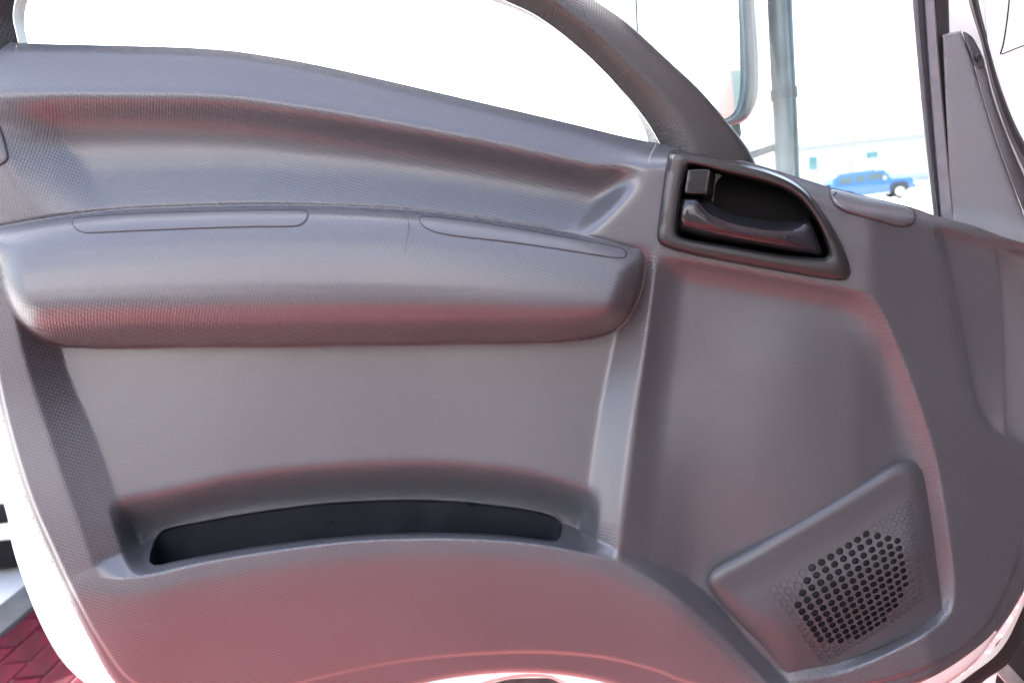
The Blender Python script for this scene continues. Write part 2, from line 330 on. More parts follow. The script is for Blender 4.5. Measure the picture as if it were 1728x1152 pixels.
ST = 2.5
gx = np.arange(-65, 1796, ST); gy = np.arange(60, 1232, ST)
X, Y = np.meshgrid(gx, gy)
def relief(X, Y):
    t = Y-yb(X)
    wd = np.interp(X, [-60, 100, 500, 800, 1000, 1090, 1150, 1800], [92, 86, 80, 66, 62, 40, 24, 24])
    u = np.clip(t/wd, 0, 1)
    BF = .034 + .020*ss(640, 960, Y)*(1-ss(1060, 1180, X))
    BF = BF - .00026*np.clip(X-1470-(Y-600)*.2*(Y>600), 0, 400)*ss(330, 450, Y+(1700-X)*.3)
    roll = np.clip(t/9, 0, 1); roll = np.sqrt(np.clip(1-(1-roll)**2, 0, 1))
    H = BF*(.80*u + .20*roll) - .004*(1-roll)
    H = H - .004*ss(0, 60, -X+30)*0
    # scoop under the belt line
    yr = yb(X)+wd; v = np.clip((Y-yr)/np.maximum(ya(X)-yr, 5), 0, 1)
    prof = np.interp(v, [0, .08, .22, .36, .46, .65, .85, 1], [0, .26, .72, .97, 1.0, .84, .56, .36])
    lc = 70+(Y-160)*.58; mL = lin(-130, 4, X-lc)
    rc = np.interp(Y, [200, 235, 310, 385, 420], [1078, 1066, 1036, 966, 920]); mR = lin(0, 40, rc+40-X)
    H = H - .029*prof*mL*mR
    H = np.where((t > 0), H, H)
    H = blur(H, 3.0)
    # lower recess between the two upright ribs
    Mh = np.interp(Y, [400, 585, 880], [-.002, .003, .033])
    Mh = Mh + (-.036)*ss(0, 1, np.clip((Y-ypk(X)+14)/72, 0, 1))*lin(-26, 8, X-xl1(Y))*lin(26, -6, X-xr0(Y)) - .006*((X-560)/460)**2
    mk = np.minimum(lin(0, 1, (X-xl0(Y))/(xl1(Y)-xl0(Y))), lin(0, 1, (xr1(Y)-X)/(xr1(Y)-xr0(Y))))*ss(410, 480, Y)
    H = H*(1-mk) + Mh*mk
    # bowl in front of the speaker
    aL = lin(0, 56, X-xri(Y)); aT = lin(0, 46, Y-ybl(X)); aR = lin(0, 74, xc(Y)-X); aB = lin(0, 34, ybr(X)-Y)
    e = lambda a, p=1.7: 1-(1-a)**p
    bm_ = e(aL)*e(aT, 2)*e(aR, 2.0)*e(aB, 1.5)
    cx = 1320+(Y-600)*.03
    dB = .022 - .010*np.exp(-((X-cx)/105)**2)*ss(470, 640, Y) - .004*np.exp(-((X-1260)/60)**2-((Y-790)/90)**2) + .008*ss(1430, 1510, X)*ss(440, 560, Y)
    dB = dB*(1-.5*ss(600, 800, Y)*ss(260, 60, X-xri(Y)))
    H = H - dB*bm_
    # crest right of the bowl wall: the field falls away towards the hinge side
    H = blur(H, .8)
    q = (X-xq(Y)); qm = ss(0, 16, q)*(1-ss(716, 748, Y-(X-1690)*.12))*ss(0, 22, Y-yb(X)-12)
    rise = lin(0, 1, q/np.maximum(xk(Y)-xq(Y), 12)); beyond = np.clip(X-xk(Y), 0, 80)
    H = H + qm*(-.010 + .0135*rise**1.3 - .00045*beyond)
    H = blur(H, .7)
    # bin front
    tl = Y-ylip(X)
    D = .057 + .002*np.sin(np.clip(tl/80, 0, 1)*math.pi/2) - .040*(np.clip(tl-24, 0, 300)/200)**1.3
    D = D - .012*ss(1120, 1280, X) - .003*ss(260, 60, X)
    sh = lin(0, 1, (Y-ysh(X)+np.clip(135-X, 0, 80)*.8)/(np.maximum(ylip(X)-ysh(X), 4)+np.clip(135-X, 0, 80)*2.2)); inD = sh*(1-ss(1330, 1370, X))*ss(40, 135, X)
    H = H*(1-inD) + D*inD
    H = blur(H, .6)
    # armrest
    d, _, _ = sdf(X, Y, arm)
    va = np.clip((Y-ya(X))/(ybt(X)-ya(X)), 0, 1)
    ap = np.interp(va, [0, .03, .07, .14, .25, .4, .55, .64, .7, .77, .84, .9, .96, 1], [.040, .050, .0565, .0625, .069, .075, .079, .0798, .0788, .074, .065, .054, .042, .032])
    ap = ap - .006*((X-560)/540)**2
    end = np.clip(d/46, 0, 1); end = np.sqrt(np.clip(1-(1-end)**2, 0, 1))
    endm = np.maximum(ss(960, 1060, X), .75*ss(90, 0, X)); er = 1-endm*(1-end)
    low = H
    A = low + (ap-low)*np.clip(er, 0, 1)
    A = blur(A, 1.6)
    inside = ss(-1.2, 1.6, d)
    H = H*(1-inside) + A*inside
    # double groove along the armrest top
    g1 = np.exp(-((Y-ya(X)+2.5)/2.4)**2)*ss(1090, 1050, X)
    H = H - .0016*g1
    # seam step of the hem round the edge
    ds, _, _ = sdf(X, Y, seam)
    H = H - .0050*(1-ss(-3, 1.5, ds)) - .0014*np.exp(-(ds/2.2)**2)
    do, _, _ = sdf(X, Y, outline)
    ed = np.clip(do/10, 0, 1); H = H - np.where(Y > yb(X)+40, .007*(1-np.sqrt(np.clip(1-(1-ed)**2, 0, 1))), 0)
    return H, do
H, DO = relief(X, Y)
def Hs(px, py):
    px = np.asarray(px, float); py = np.asarray(py, float)
    fx = np.clip((px-gx[0])/ST, 0, len(gx)-1.001); fy = np.clip((py-gy[0])/ST, 0, len(gy)-1.001)
    i = fx.astype(int); j = fy.astype(int); a = fx-i; b = fy-j
    return H[j, i]*(1-a)*(1-b)+H[j, i+1]*a*(1-b)+H[j+1, i]*(1-a)*b+H[j+1, i+1]*a*b
# grain mask: smooth bands where the mould is not textured
gr = np.ones_like(H)
def smoothband(poly, soft=5):
    global gr
    d, _, _ = sdf(X, Y, np.array(poly, float)); gr = gr*(1-.97*ss(-soft, soft, d))
smoothband([(1066, 235), (1130, 250), (1110, 420), (1098, 430), (1085, 424), (965, 388), (1036, 310)])
smoothband([(1090, 440), (1108, 470), (1092, 520), (1075, 560), (1086, 600), (1068, 700), (1046, 880), (985, 880), (1010, 700), (1036, 580), (1080, 510)])
smoothband([(1000, 900), (1060, 935), (1160, 975), (1245, 1058), (1340, 1160), (1300, 1160), (1200, 1056), (1100, 978), (960, 925), (960, 880)])
smoothband([(130, 972), (250, 905), (255, 960), (190, 980)])
# snap the cut edges
do, nx, ny = sdf(X, Y, outline)
hp = spl(hole, 140, True); dh, hx, hy = sdf(X, Y, hp)
bez_in_px = spl([(1158, 276), (1208, 286), (1274, 302), (1317, 315), (1345, 330), (1369, 356), (1384, 382), (1397, 414), (1399, 427), (1391, 436), (1317, 432), (1230, 417), (1154, 404), (1143, 397), (1141, 386), (1147, 338), (1154, 306)], 90, True)
dz, zx, zy = sdf(X, Y, inset(bez_in_px, -9))
keep = (do > 0) & (dh < 0) & (dz < 0)
ny_, nx_ = X.shape
q = keep[:-1, :-1] | keep[1:, :-1] | keep[:-1, 1:] | keep[1:, 1:]
PX, PY = X.copy(), Y.copy()
mo = do <= 0; PX[mo] = nx[mo]; PY[mo] = ny[mo]
mh = dh >= 0; PX[mh] = hx[mh]; PY[mh] = hy[mh]
mz = dz >= 0; PX[mz] = zx[mz]; PY[mz] = zy[mz]
HH = Hs(PX, PY)
V = P(PX, PY, HH).reshape(-1, 3)
idx = np.arange(ny_*nx_).reshape(ny_, nx_)
f = np.stack([idx[:-1, :-1][q], idx[1:, :-1][q], idx[1:, 1:][q], idx[:-1, 1:][q]], 1)
used = np.unique(f); remap = -np.ones(ny_*nx_, int); remap[used] = np.arange(len(used))
V = V[used]-np.array(ORG); f = remap[f]
me = bpy.data.meshes.new('trim_panel'); me.vertices.add(len(V)); me.vertices.foreach_set('co', V.ravel())
me.loops.add(f.size); me.loops.foreach_set('vertex_index', f.ravel()); me.polygons.add(len(f))
me.polygons.foreach_set('loop_start', np.arange(0, f.size, 4)); me.polygons.foreach_set('use_smooth', [True]*len(f))
me.update(calc_edges=True); me.validate()
at = me.attributes.new('grain', 'FLOAT', 'POINT'); 
if len(me.vertices) == len(used): at.data.foreach_set('value', gr.ravel()[used].astype(np.float32))
me.materials.append(M['trim']); tp = bpy.data.objects.new('trim_panel', me); COL.objects.link(tp); tp.parent = door; WL['trim_panel'] = ORG
planeuv(tp)

# white shell behind the trim (edge seen at lower left and bottom)
sh_out = spl([(-75, 60), (-75, 560), (-30, 740), (12, 862), (22, 918), (40, 975), (70, 1050), (105, 1112), (150, 1155), (260, 1230), (450, 1250), (600, 1225), (716, 1190), (800, 1158), (872, 1141), (925, 1141), (955, 1154), (1100, 1225),
              (1300, 1250), (1450, 1215), (1560, 1172), (1640, 1120), (1685, 1063), (1722, 1005), (1745, 960), (1800, 840), (1800, 440), (1600, 385), (1275, 292), (1000, 240), (600, 150), (300, 98), (100, 92)], 260, True)
loft('door_shell', [sh_out, inset(sh_out, 3), inset(sh_out, 30), inset(sh_out, 60)], [-.022, *[np.where((sh_out[:, 1] < 450) | (sh_out[:, 0] > 1690), -.05, v) for v in (-.004, .0, -.001)]], M['white'], door, True)
loft('outer_skin', [inset(sh_out, 0), inset(sh_out, -2), inset(sh_out, -2), inset(sh_out, 4)], [-.024, -.03, -.052, -.058], M['white'], door, True, cap=True)

# armrest inlays, blanking covers
ipad = lambda x, y: Hs(x, y)
def grooved_pad(name, pts, hh=.0012, r=5, mat='pad', n=120, groove=True):
    o = spl(pts, n, True)
    if groove: loft('groove', [inset(o, -1.5), inset(o, 1.0)], [Hs(*inset(o, -1.5).T)+.00035, Hs(*o.T)+.0006], M['crack'], pp, True)
    return o
def inlay(name, pts, hh=.0010, r=2.2, mat='pad'):
    o = pad(name, pts, ipad, hh, r, M[mat], door, 140)
    q = spl(pts, 140, True)
    loft('groove', [inset(q, -1.3), inset(q, .6)], [Hs(*inset(q, -1.3).T)+.0004, Hs(*inset(q, .6).T)+.0005], M['crack'], o, True, uv=False)
    return o
inlay('armrest_inlay', [(122, 371), (150, 366), (250, 360), (350, 357), (430, 355), (500, 355), (519, 357), (519, 366), (512, 376), (500, 381), (430, 382), (330, 385), (230, 389), (160, 392), (142, 392), (130, 387), (124, 379)])
inlay('armrest_inlay', [(708, 367), (722, 366), (780, 372), (860, 384), (940, 398), (1010, 411), (1050, 420), (1057, 427), (1055, 433), (1045, 435), (1000, 429), (930, 418), (850, 407), (780, 399), (742, 393), (722, 386), (712, 378)])
inlay('blanking_cover', [(1402, 320), (1412, 320), (1440, 327), (1490, 339), (1525, 348), (1541, 356), (1545, 368), (1538, 379), (1520, 382), (1490, 375), (1450, 364), (1422, 355), (1409, 345), (1403, 333)], .007, 11)
inlay('side_cover', [(-50, 200), (-10, 203), (2, 220), (12, 255), (13, 268), (4, 277), (-12, 281), (-50, 282)], .0015, 4)
# crack by the right inlay and a few specks
for pts in ([(682, 364), (688, 371), (692, 381), (694, 388)], [(690, 376), (689, 390), (687, 402), (685, 418), (683, 432)]):
    c = spl(pts, 20); wv = np.linspace(.55, .12, 20)
    loft('crack', [c-np.c_[wv, 0*wv], c+np.c_[wv, 0*wv]], [Hs(*c.T)+.0004]*2, M['crack'], door, uv=False)

# pocket liner
hpo = inset(hp, -.3)
rim = Hs(*hp.T)
cen = hp.mean(0); lowr = np.c_[hp[:, 0], hp[:, 1]+0]
def shrink(p, k, dy, kx=None): return cen + (p-cen)*np.array([kx or k, k]) + np.array([0, dy])
# the rim takes the height of the panel on its own side: back edge low, front edge high
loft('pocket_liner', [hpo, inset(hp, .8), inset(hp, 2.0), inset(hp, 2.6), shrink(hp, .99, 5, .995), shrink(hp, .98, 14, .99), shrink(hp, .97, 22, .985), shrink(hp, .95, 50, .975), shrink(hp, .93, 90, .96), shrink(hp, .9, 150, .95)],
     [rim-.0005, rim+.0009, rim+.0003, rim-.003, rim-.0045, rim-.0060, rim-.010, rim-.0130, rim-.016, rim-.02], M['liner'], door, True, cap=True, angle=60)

tl_ = spl([(252, 938), (256, 922), (264, 906), (276, 892), (330, 880), (400, 867), (480, 855), (550, 847), (620, 843), (700, 841), (770, 844), (830, 850), (890, 858), (928, 867), (946, 877), (951, 893)], 90)
rh = Hs(tl_[:, 0], tl_[:, 1]); up_ = np.array([0, 1.])
loft('pocket_rim', [tl_-up_*2.2, tl_-up_*1.3, tl_-up_*.2, tl_+up_*.6], [rh-.0006, rh+.0012, rh+.0012, rh-.001], M['pad'], door, uv=True)

# ------------------------------------------------------------------ speaker grille with real holes
pod_pts = [(1195, 986), (1197, 970), (1212, 955), (1245, 936), (1300, 903), (1400, 845), (1465, 806), (1502, 784), (1528, 777), (1546, 783), (1557, 800), (1563, 830), (1572, 890), (1581, 960), (1588, 1015), (1588, 1032), (1576, 1045),
           (1540, 1066), (1480, 1092), (1410, 1119), (1350, 1136), (1332, 1136), (1316, 1124), (1290, 1092), (1255, 1058), (1218, 1020)]
pod = spl(pod_pts, 200, True)
_A = np.c_[np.ones(len(pod)), pod]; PLN = np.linalg.lstsq(_A, Hs(pod[:, 0], pod[:, 1]), rcond=None)[0]
def podh(x, y):
    d, _, _ = sdf(x, y, pod)
    dU = ((x-1195)*.500+(y-985)*.866)+6; a = np.clip(d/(24+24*ss(15, 90, dU)), 0, 1); rr = np.clip(1-(1-a)**2, 0, 1)**.72
    b2 = PLN[0]+PLN[1]*x+PLN[2]*y
    tilt = .006*ss(1180, 1330, x) + .003*np.exp(-((x-1400)**2+(y-900)**2)/150**2)
    low = -.020*ss(0, 170, (x-1390)*.35+(y-960)*.94)
    return b2+.0015 + rr*(.007+.012*ss(30, 160, dU)+tilt*0.5+low)
Lk = [(90, 625), (122, 668), (155, 710), (185, 750), (210, 790), (237, 827), (262, 860), (285, 893), (305, 925), (328, 955), (347, 985), (365, 1013), (382, 1037), (400, 1060)]
Rk = [(903, 110), (915, 160), (925, 213), (933, 263), (940, 310), (948, 357), (955, 405), (960, 450), (967, 493), (972, 537), (978, 577), (983, 612), (988, 650), (990, 685)]
openr = {0: (4, 10), 1: (3, 11), 2: (2, 12), 10: (2, 12), 11: (3, 11), 12: (5, 9)}
holes = []
for k in range(14):
    L0 = np.array(Lk[k], float); R1 = np.array(Rk[k], float)
    for j in range(16):
        s = j/15; s2 = s + .10*s*(1-s)
        p = L0*(1-s2)+R1*s2 + np.array([4, 22])*4*s*(1-s)*(1-.35*k/13)
        a, b = openr.get(k, (1, 13) if k < 10 else (99, 0))
        px, py = 1280+p[0]/3.6, 820+p[1]/3.6
        rad = 7.1*(1-.13*s)*(1-.13*k/13)
        asp = (.98-.30*(k/13))*(1-.12*s)
        holes.append((px, py, rad, asp, a <= j <= b))
pts = []; edges = []
def addring(r):
    n0 = len(pts); pts.extend([tuple(q) for q in r]); n = len(r)
    edges.extend([(n0+i, n0+(i+1) % n) for i in range(n)])
addring(pod)
hrs = []
for (px, py, rad, asp, op) in holes:
    th = np.linspace(0, 2*math.pi, 15)[:-1]; ax = R(-32)
    e1 = np.array([math.cos(ax), math.sin(ax)]); e2 = np.array([-math.sin(ax), math.cos(ax)])
    r = np.array([px, py]) + rad*np.cos(th)[:, None]*e1 + rad*asp*np.sin(th)[:, None]*e2
    hrs.append(r); addring(r)
GXx, GYy = np.meshgrid(np.arange(1195, 1590, 5.0), np.arange(777, 1138, 5.0)); gp = np.c_[GXx.ravel(), GYy.ravel()]
gd, _, _ = sdf(gp[:, 0], gp[:, 1], pod); ok = gd > 2
for (px, py, rad, asp, op) in holes: ok &= (gp[:, 0]-px)**2+(gp[:, 1]-py)**2 > (rad+1.6)**2
pts.extend([tuple(p) for p in gp[ok]])
vo, eo, fo, _, _, _ = delaunay_2d_cdt([Vector(p) for p in pts], edges, [], 1, 1e-4)
vo = np.array([(v.x, v.y) for v in vo]); hc = np.array([(h[0], h[1]) for h in holes]); 
fk = []
for t in fo:
    c = vo[list(t)].mean(0)
    dd = (hc[:, 0]-c[0])**2+(hc[:, 1]-c[1])**2; i = int(dd.argmin())
    r = hrs[i]; dxy = c-hc[i]; ax = R(-32)
    u_ = dxy @ np.array([math.cos(ax), math.sin(ax)]); v_ = dxy @ np.array([-math.sin(ax), math.cos(ax)])
    if (u_/holes[i][2])**2+(v_/(holes[i][2]*holes[i][3]))**2 < .97: continue
    fk.append(tuple(t))
fc = vo[np.array(fk)].mean(1); fd, _, _ = sdf(fc[:, 0], fc[:, 1], pod); fk = [t for t, d_ in zip(fk, fd) if d_ > 0]
VV = P(vo[:, 0], vo[:, 1], podh(vo[:, 0], vo[:, 1])); Vl = [tuple(v) for v in VV]; Fl = list(fk)
for r, hd in zip(hrs, holes):
    hh_ = podh(r[:, 0], r[:, 1]); n = len(r); dep = .0045 if hd[4] else .0011
    c = r.mean(0)
    a0 = len(Vl); Vl += [tuple(v) for v in P(r[:, 0], r[:, 1], hh_)]
    r2 = c+(r-c)*(.97 if hd[4] else .93); Vl += [tuple(v) for v in P(r2[:, 0], r2[:, 1], hh_-dep)]
    for i in range(n): Fl.append((a0+i, a0+(i+1) % n, a0+n+(i+1) % n, a0+n+i))
    if not hd[4]: Fl.append(tuple(a0+n+i for i in range(n)))
# skirt
a0 = len(Vl); ph = podh(pod[:, 0], pod[:, 1]); o2 = inset(pod, -1)
Vl += [tuple(v) for v in P(pod[:, 0], pod[:, 1], ph)] + [tuple(v) for v in P(o2[:, 0], o2[:, 1], ph-.022)]
for i in range(200): Fl.append((a0+i, a0+(i+1) % 200, a0+200+(i+1) % 200, a0+200+i))
g = mesh('speaker_grille', np.array(Vl), Fl, M['grille'], door, True, 38); planeuv(g)
# speaker cone behind the holes
scn = np.array([(px, py) for (px, py, rad, asp, op) in holes if op]); sct = scn.mean(0)
th = np.linspace(0, 2*math.pi, 61)[:-1]
hull = np.array([sct + np.array([math.cos(a), math.sin(a)])*(max((scn-sct) @ np.array([math.cos(a), math.sin(a)]))+6) for a in th])
rings = [sct+(hull-sct)*k for k in (1, .8, .6, .4, .2, .06)]
loft('speaker_cloth', rings, [podh(q[:, 0], q[:, 1])-.0062-.001*i*0 for i, q in enumerate(rings)], M['rubber'], g, True, cap=True, uv=False)

# ------------------------------------------------------------------ inner handle
def cr(pts): return [(1100+x/4.608, 230+y/4.608) for x, y in pts]
bo = spl(cr([(150, 122), (220, 118), (400, 150), (600, 190), (850, 250), (1000, 302), (1110, 358), (1210, 440), (1330, 600), (1440, 780), (1515, 945), (1540, 1050), (1510, 1108), (1400, 1110), (1100, 1062), (700, 990), (300, 912), (90, 848), (50, 790), (62, 650), (100, 350), (132, 160)]), 160, True)
bi = spl(cr([(285, 225), (330, 220), (500, 260), (800, 330), (1000, 390), (1130, 460), (1240, 580), (1310, 700), (1370, 850), (1382, 920), (1350, 950), (1290, 952), (1000, 930), (600, 862), (270, 806), (205, 775), (190, 715), (215, 500), (245, 340)]), 160, True)
bi = np.roll(bi, -int(np.argmin(np.linalg.norm(bi-bo[0], axis=1))), 0)
B0 = Hs(*bo.T)
mixp = lambda a: bo*(1-a)+bi*a
bb = blur(np.tile(B0, (3, 1)), 3)[1]
bz = loft('handle_bezel', [inset(bo, -.6), bo, inset(bo, 2), mixp(.22), mixp(.5), mixp(.72), mixp(.88), mixp(1), inset(bi, 2)], [B0-.003, B0+.004, B0+.0075, np.maximum(B0+.009, .044), np.maximum(B0+.0095, .0455), .0455, .0445, .041, .034], M['bezel'], door, True, angle=32)
seal_ = loft('bezel_gap', [inset(bo, -1.8), inset(bo, .5)], [Hs(*inset(bo, -1.8).T)+.0004, B0+.0004], M['crack'], bz, True, uv=False)
bic = bi.mean(0)
sc = lambda k, dx=0, dy=0: bic+(bi-bic)*k+np.array([dx, dy])
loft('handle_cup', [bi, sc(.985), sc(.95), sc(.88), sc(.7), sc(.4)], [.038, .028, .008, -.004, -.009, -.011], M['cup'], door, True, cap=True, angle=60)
# pull lever
T0 = spl(cr([(228, 480), (300, 478), (360, 484), (420, 500), (500, 548), (600, 598), (700, 626), (800, 645), (900, 658), (1000, 664), (1080, 664), (1150, 655), (1222, 638)]), 60)
T1 = spl(cr([(226, 492), (290, 490), (350, 494), (385, 540), (450, 605), (540, 650), (660, 688), (780, 712), (900, 730), (1010, 738), (1100, 730), (1170, 700), (1232, 652)]), 60)
T3 = spl(cr([(196, 735), (260, 756), (330, 775), (450, 797), (560, 815), (680, 836), (790, 853), (900, 870), (1010, 888), (1110, 905), (1210, 922), (1290, 934), (1345, 928)]), 60)
mid = lambda a: T1*(1-a)+T3*a
ex = np.linspace(0, 1, 60); arc = np.sin(ex*math.pi)
lv = [T0*.9+T1*.1, T0, T0*.75+T1*.25, T0*.1+T1*.9, mid(.04), mid(.18), mid(.4), mid(.65), mid(.85), mid(.94), T3, T3+np.array([1, 1.5])]
lh = [.010+0*ex, .026+0*ex, .0275+.002*ex, .040+.004*arc, .0415+.004*arc, .0432+.0045*arc, .0442+.005*arc, .0428+.004*arc, .0385+.003*arc, .034+.002*arc, .026+0*ex, .010+0*ex]
def taper(h):  # ends curl in
    e_ = np.minimum(np.clip(ex/.05, 0, 1), np.clip((1-ex)/.05, 0, 1)); return h-.010*(1-np.sqrt(1-(1-e_)**2))
lever = loft('pull_lever', lv, [taper(h) for h in lh], M['lever'], door, angle=34)
n_ = 60  # close the two ends
for s_i, sgn in ((0, 1), (59, -1)):
    pass
def endcap(idx):
    c = np.array([k[idx] for k in lv]); hh_ = np.array([taper(h)[idx] for h in lh])
    return c, hh_
for idx in (0, 59):
    c, hh_ = endcap(idx)
    loft('lever_end', [c, c+np.array([(-1 if idx == 0 else 1)*1.0, 0])], [hh_, np.minimum(hh_, .012)], M['lever'], lever, uv=False)
# lock button
fb = spl(cr([(283, 264), (455, 262), (430, 446), (256, 440)]), 48, True, True)
lbk = pad('lock_button', cr([(284, 262), (370, 256), (455, 260), (458, 275), (445, 350), (432, 440), (424, 449), (340, 447), (262, 442), (256, 432), (268, 350), (279, 272)]), .036, .009, 2.2, M['lever'], door, 60, sink=.02)
pts_ = spl(cr([(455, 262), (480, 275), (492, 300), (482, 400), (470, 470), (455, 478), (424, 468), (340, 470), (256, 458)]), 40)
inn = spl(cr([(450, 264), (455, 264), (458, 275), (450, 330), (440, 400), (432, 440), (424, 449), (340, 447), (258, 440)]), 40)
loft('lock_lever_side', [inn, pts_, pts_+np.array([1, 1])], [.0425, .034, .012], M['lever'], lbk, uv=False)
fl = spl(cr([(490, 290), (550, 305), (510, 345), (492, 400), (478, 510), (466, 512), (476, 400)]), 30, True)
loft('lock_guide', [fl, inset(fl, .8)], [.005, .022], M['bezel'], door, True, cap=True, uv=False)

# ------------------------------------------------------------------ window frame (curved arch), glass
e1c = lambda p: spl(p, 150)
C0 = e1c([(1097, 262), (1093, 236), (1085, 212), (1063, 174), (1011, 111), (959, 69), (890, 26), (819, -2), (700, -45), (500, -85), (300, -90), (130, -70), (65, -30), (46, 5), (41, 35), (44, 60), (52, 95)])
C1 = e1c([(1122, 268), (1112, 240), (1088, 200), (1046, 149), (976, 80), (907, 28), (848, 0), (710, -62), (500, -105), (300, -110), (120, -92), (45, -45), (26, 0), (22, 30), (27, 55), (36, 95)])
C2 = e1c([(1172, 275), (1162, 247), (1150, 215), (1116, 162), (1063, 108), (1022, 66), (977, 31), (935, 0), (760, -95), (500, -160), (300, -165), (90, -140), (-10, -60), (-30, 0), (-35, 30), (-30, 60), (-25, 95)])
C3 = e1c([(1284, 300), (1277, 280), (1260, 247), (1225, 203), (1180, 151), (1128, 102), (1060, 40), (1001, -2), (830, -130), (500, -210), (300, -215), (60, -190), (-50, -90), (-70, 0), (-75, 30), (-72, 60), (-70, 95)])
loft('window_reveal', [C0, C0*.5+C1*.5, C1*.96+C0*.04], [-.030, -.018, -.005], M['trim3'], door, angle=55)
loft('window_frame', [C1, C1*.6+C2*.4, C1*.12+C2*.88, C2, C2*.8+C3*.2, C2*.35+C3*.65, C2*.04+C3*.96, C3], [-.004, .006, .0185, .0195, .0185, .010, -.004, -.03], M['trim2'], door, angle=55)
gls = spl([(1130, 275), (1112, 215), (1040, 110), (960, 50), (850, -20), (500, -100), (100, -90), (20, -20), (20, 60), (30, 110), (600, 180)], 80, True)
loft('window_pane', [gls, gls], [-.034, -.038], M['glass'], door, True, cap=True, capfirst=True, uv=False)
gq = spl([(1230, 280), (1090, 60), (1020, -60), (1300, -120), (1570, -120), (1580, 200), (1598, 385), (1400, 340)], 8, True, True)
gq = np.array([(1240, 300), (1160, 170), (1040, 20), (1000, -120), (1300, -140), (1560, -140), (1575, 150), (1592, 395), (1400, 345)], float)
loft('quarter_pane', [gq, gq], [-.034, -.038], M['glass'], door, True, cap=True, capfirst=True, uv=False, smooth=False)

# vertical channel bars at the hinge side of the window
def bar(name, a, b, h, d, mat, wtop, wbot, rnd=.3):
    """a upright bar from pixel a (top) to pixel b (bottom); w = width px"""
    n = 24; t = np.linspace(0, 1, n); c = np.array(a)*(1-t)[:, None]+np.array(b)*t[:, None]
    c[:, 0] += 4*np.sin(t*math.pi)*-.5
    w_ = (wtop*(1-t)+wbot*t)/2; k = np.array([1, 0])
    L_ = lambda s: c+np.c_[w_*s, 0*w_]
    return loft(name, [L_(-1), L_(-1), L_(-.75), L_(.75), L_(1), L_(1)], [h-d, h-d*rnd, h, h, h-d*rnd, h-d], M[mat], door, angle=30)
bar('outer_frame_bar', (1541, -40), (1583, 380), -.030, .02, 'seal', 11, 14)
bar('channel_rubber', (1551, -40), (1590, 378), -.022, .02, 'rubber', 11, 16)
bar('window_channel', (1566, -40), (1600, 380), -.016, .02, 'seal', 17, 22)
bar('frame_rubber', (1587, -40), (1607, 382), -.032, .02, 'rubber', 26, 18)

# triangular corner trim
tl2 = spl([(1590, 62), (1594, 150), (1599, 250), (1603, 330), (1607, 375), (1609, 392)], 60)
tr2 = spl([(1622, 54), (1640, 100), (1662, 175), (1686, 250), (1710, 315), (1728, 365), (1742, 412)], 60)
tb = lambda c: -.022+.016*ss(345, 400, c[:, 1]-(c[:, 0]-1606)*.12)
cvs = [tl2*(1-a)+tr2*a for a in (0, .012, .05, .12, .25, .4, .55, .7, .85, .95, 1)]
hts = [tb(c)-d for c, d in zip(cvs, (.03, .0015, .0003, 0, 0, 0, 0, 0, 0, .0008, .003))]
ct = loft('corner_trim', cvs, hts, M['trim3'], door, angle=60)
topc = np.array([c[0] for c in cvs]); toph = np.array([h[0] for h in hts])
loft('trim_top', [topc, topc+np.array([0, -2.5]), topc+np.array([0, -3.5])], [toph, toph-.003, toph-.03], M['trim3'], ct, angle=60)
sd1 = spl([(1624, 55), (1640, 98), (1662, 173), (1686, 248), (1710, 313), (1730, 362)], 40)
sd2 = spl([(1634, 60), (1648, 98), (1668, 168), (1694, 246), (1720, 312), (1745, 362)], 40)
sd3 = spl([(1640, 66), (1662, 112), (1676, 165), (1706, 246), (1735, 312), (1760, 362)], 40)
loft('trim_side', [sd1, sd1*.3+sd2*.7, sd2, sd3], [-.019, -.026, -.030, -.044], M['grille'], ct, angle=60)
tab = [(1625, 54), (1640, 62), (1650, 78), (1660, 100), (1661, 114), (1648, 115), (1640, 105), (1632, 80)]
pad('screw_tab', tab, -.031, .003, 3, M['grille'], ct, 50)
def disc(cx, cy, r, h, hh, name, mat, parent, rr=1.5):
    th = np.linspace(0, 2*math.pi, 25)[:-1]; pts_ = np.c_[cx+r*.8*np.cos(th), cy+r*np.sin(th)]
    return pad(name, pts_, h, hh, rr, M[mat], parent, 24)
sc_ = disc(1652, 97, 6.5, -.0275, .003, 'screw', 'grille', ct); disc(1653, 96.5, 1.6, -.0243, .0004, 'screw_recess', 'crack', sc_, .4)

# ------------------------------------------------------------------ mirror outside the quarter window
def PW(px, py, dep): return tuple(P(np.array(float(px)), np.array(float(py)), -dep))
def ploft(name, curves, deps, mat, parent, **k): return loft(name, curves, [-(d+(205-c[:, 1])*.00001-(c[:, 0]-1170)*.00024) for c, d in zip(curves, deps)], mat, parent, **k)
mo_ = spl([(1070, -160), (1066, -60), (1070, 0), (1076, 100), (1092, 185), (1120, 212), (1180, 218), (1235, 212), (1262, 198), (1276, 165), (1278, 100), (1272, 0), (1268, -80), (1262, -160), (1240, -190), (1100, -190)], 120, True)
mi_ = spl([(1073, -150), (1069, -60), (1073, 0), (1079, 100), (1096, 178), (1124, 203), (1180, 207), (1222, 203), (1242, 188), (1250, 155), (1251, 100), (1247, 0), (1243, -80), (1239, -150), (1225, -178), (1110, -178)], 120, True)
mi_ = np.roll(mi_, -int(np.argmin(np.linalg.norm(mi_-mo_[0], axis=1))), 0)
mh_ = ploft('side_mirror', [mi_, mi_*.75+mo_*.25, mi_*.3+mo_*.7, mo_, mo_+np.array([3, 1]), inset(mo_, 20)], [.262, .255, .258, .275, .33, .38], M['housing'], door, closed=True, cap=True, angle=60)
mg = ploft('mirror_glass', [mi_, inset(mi_, 2)], [.2615, .2605], M['mirror'], mh_, closed=True, cap=True, smooth=False, uv=False)
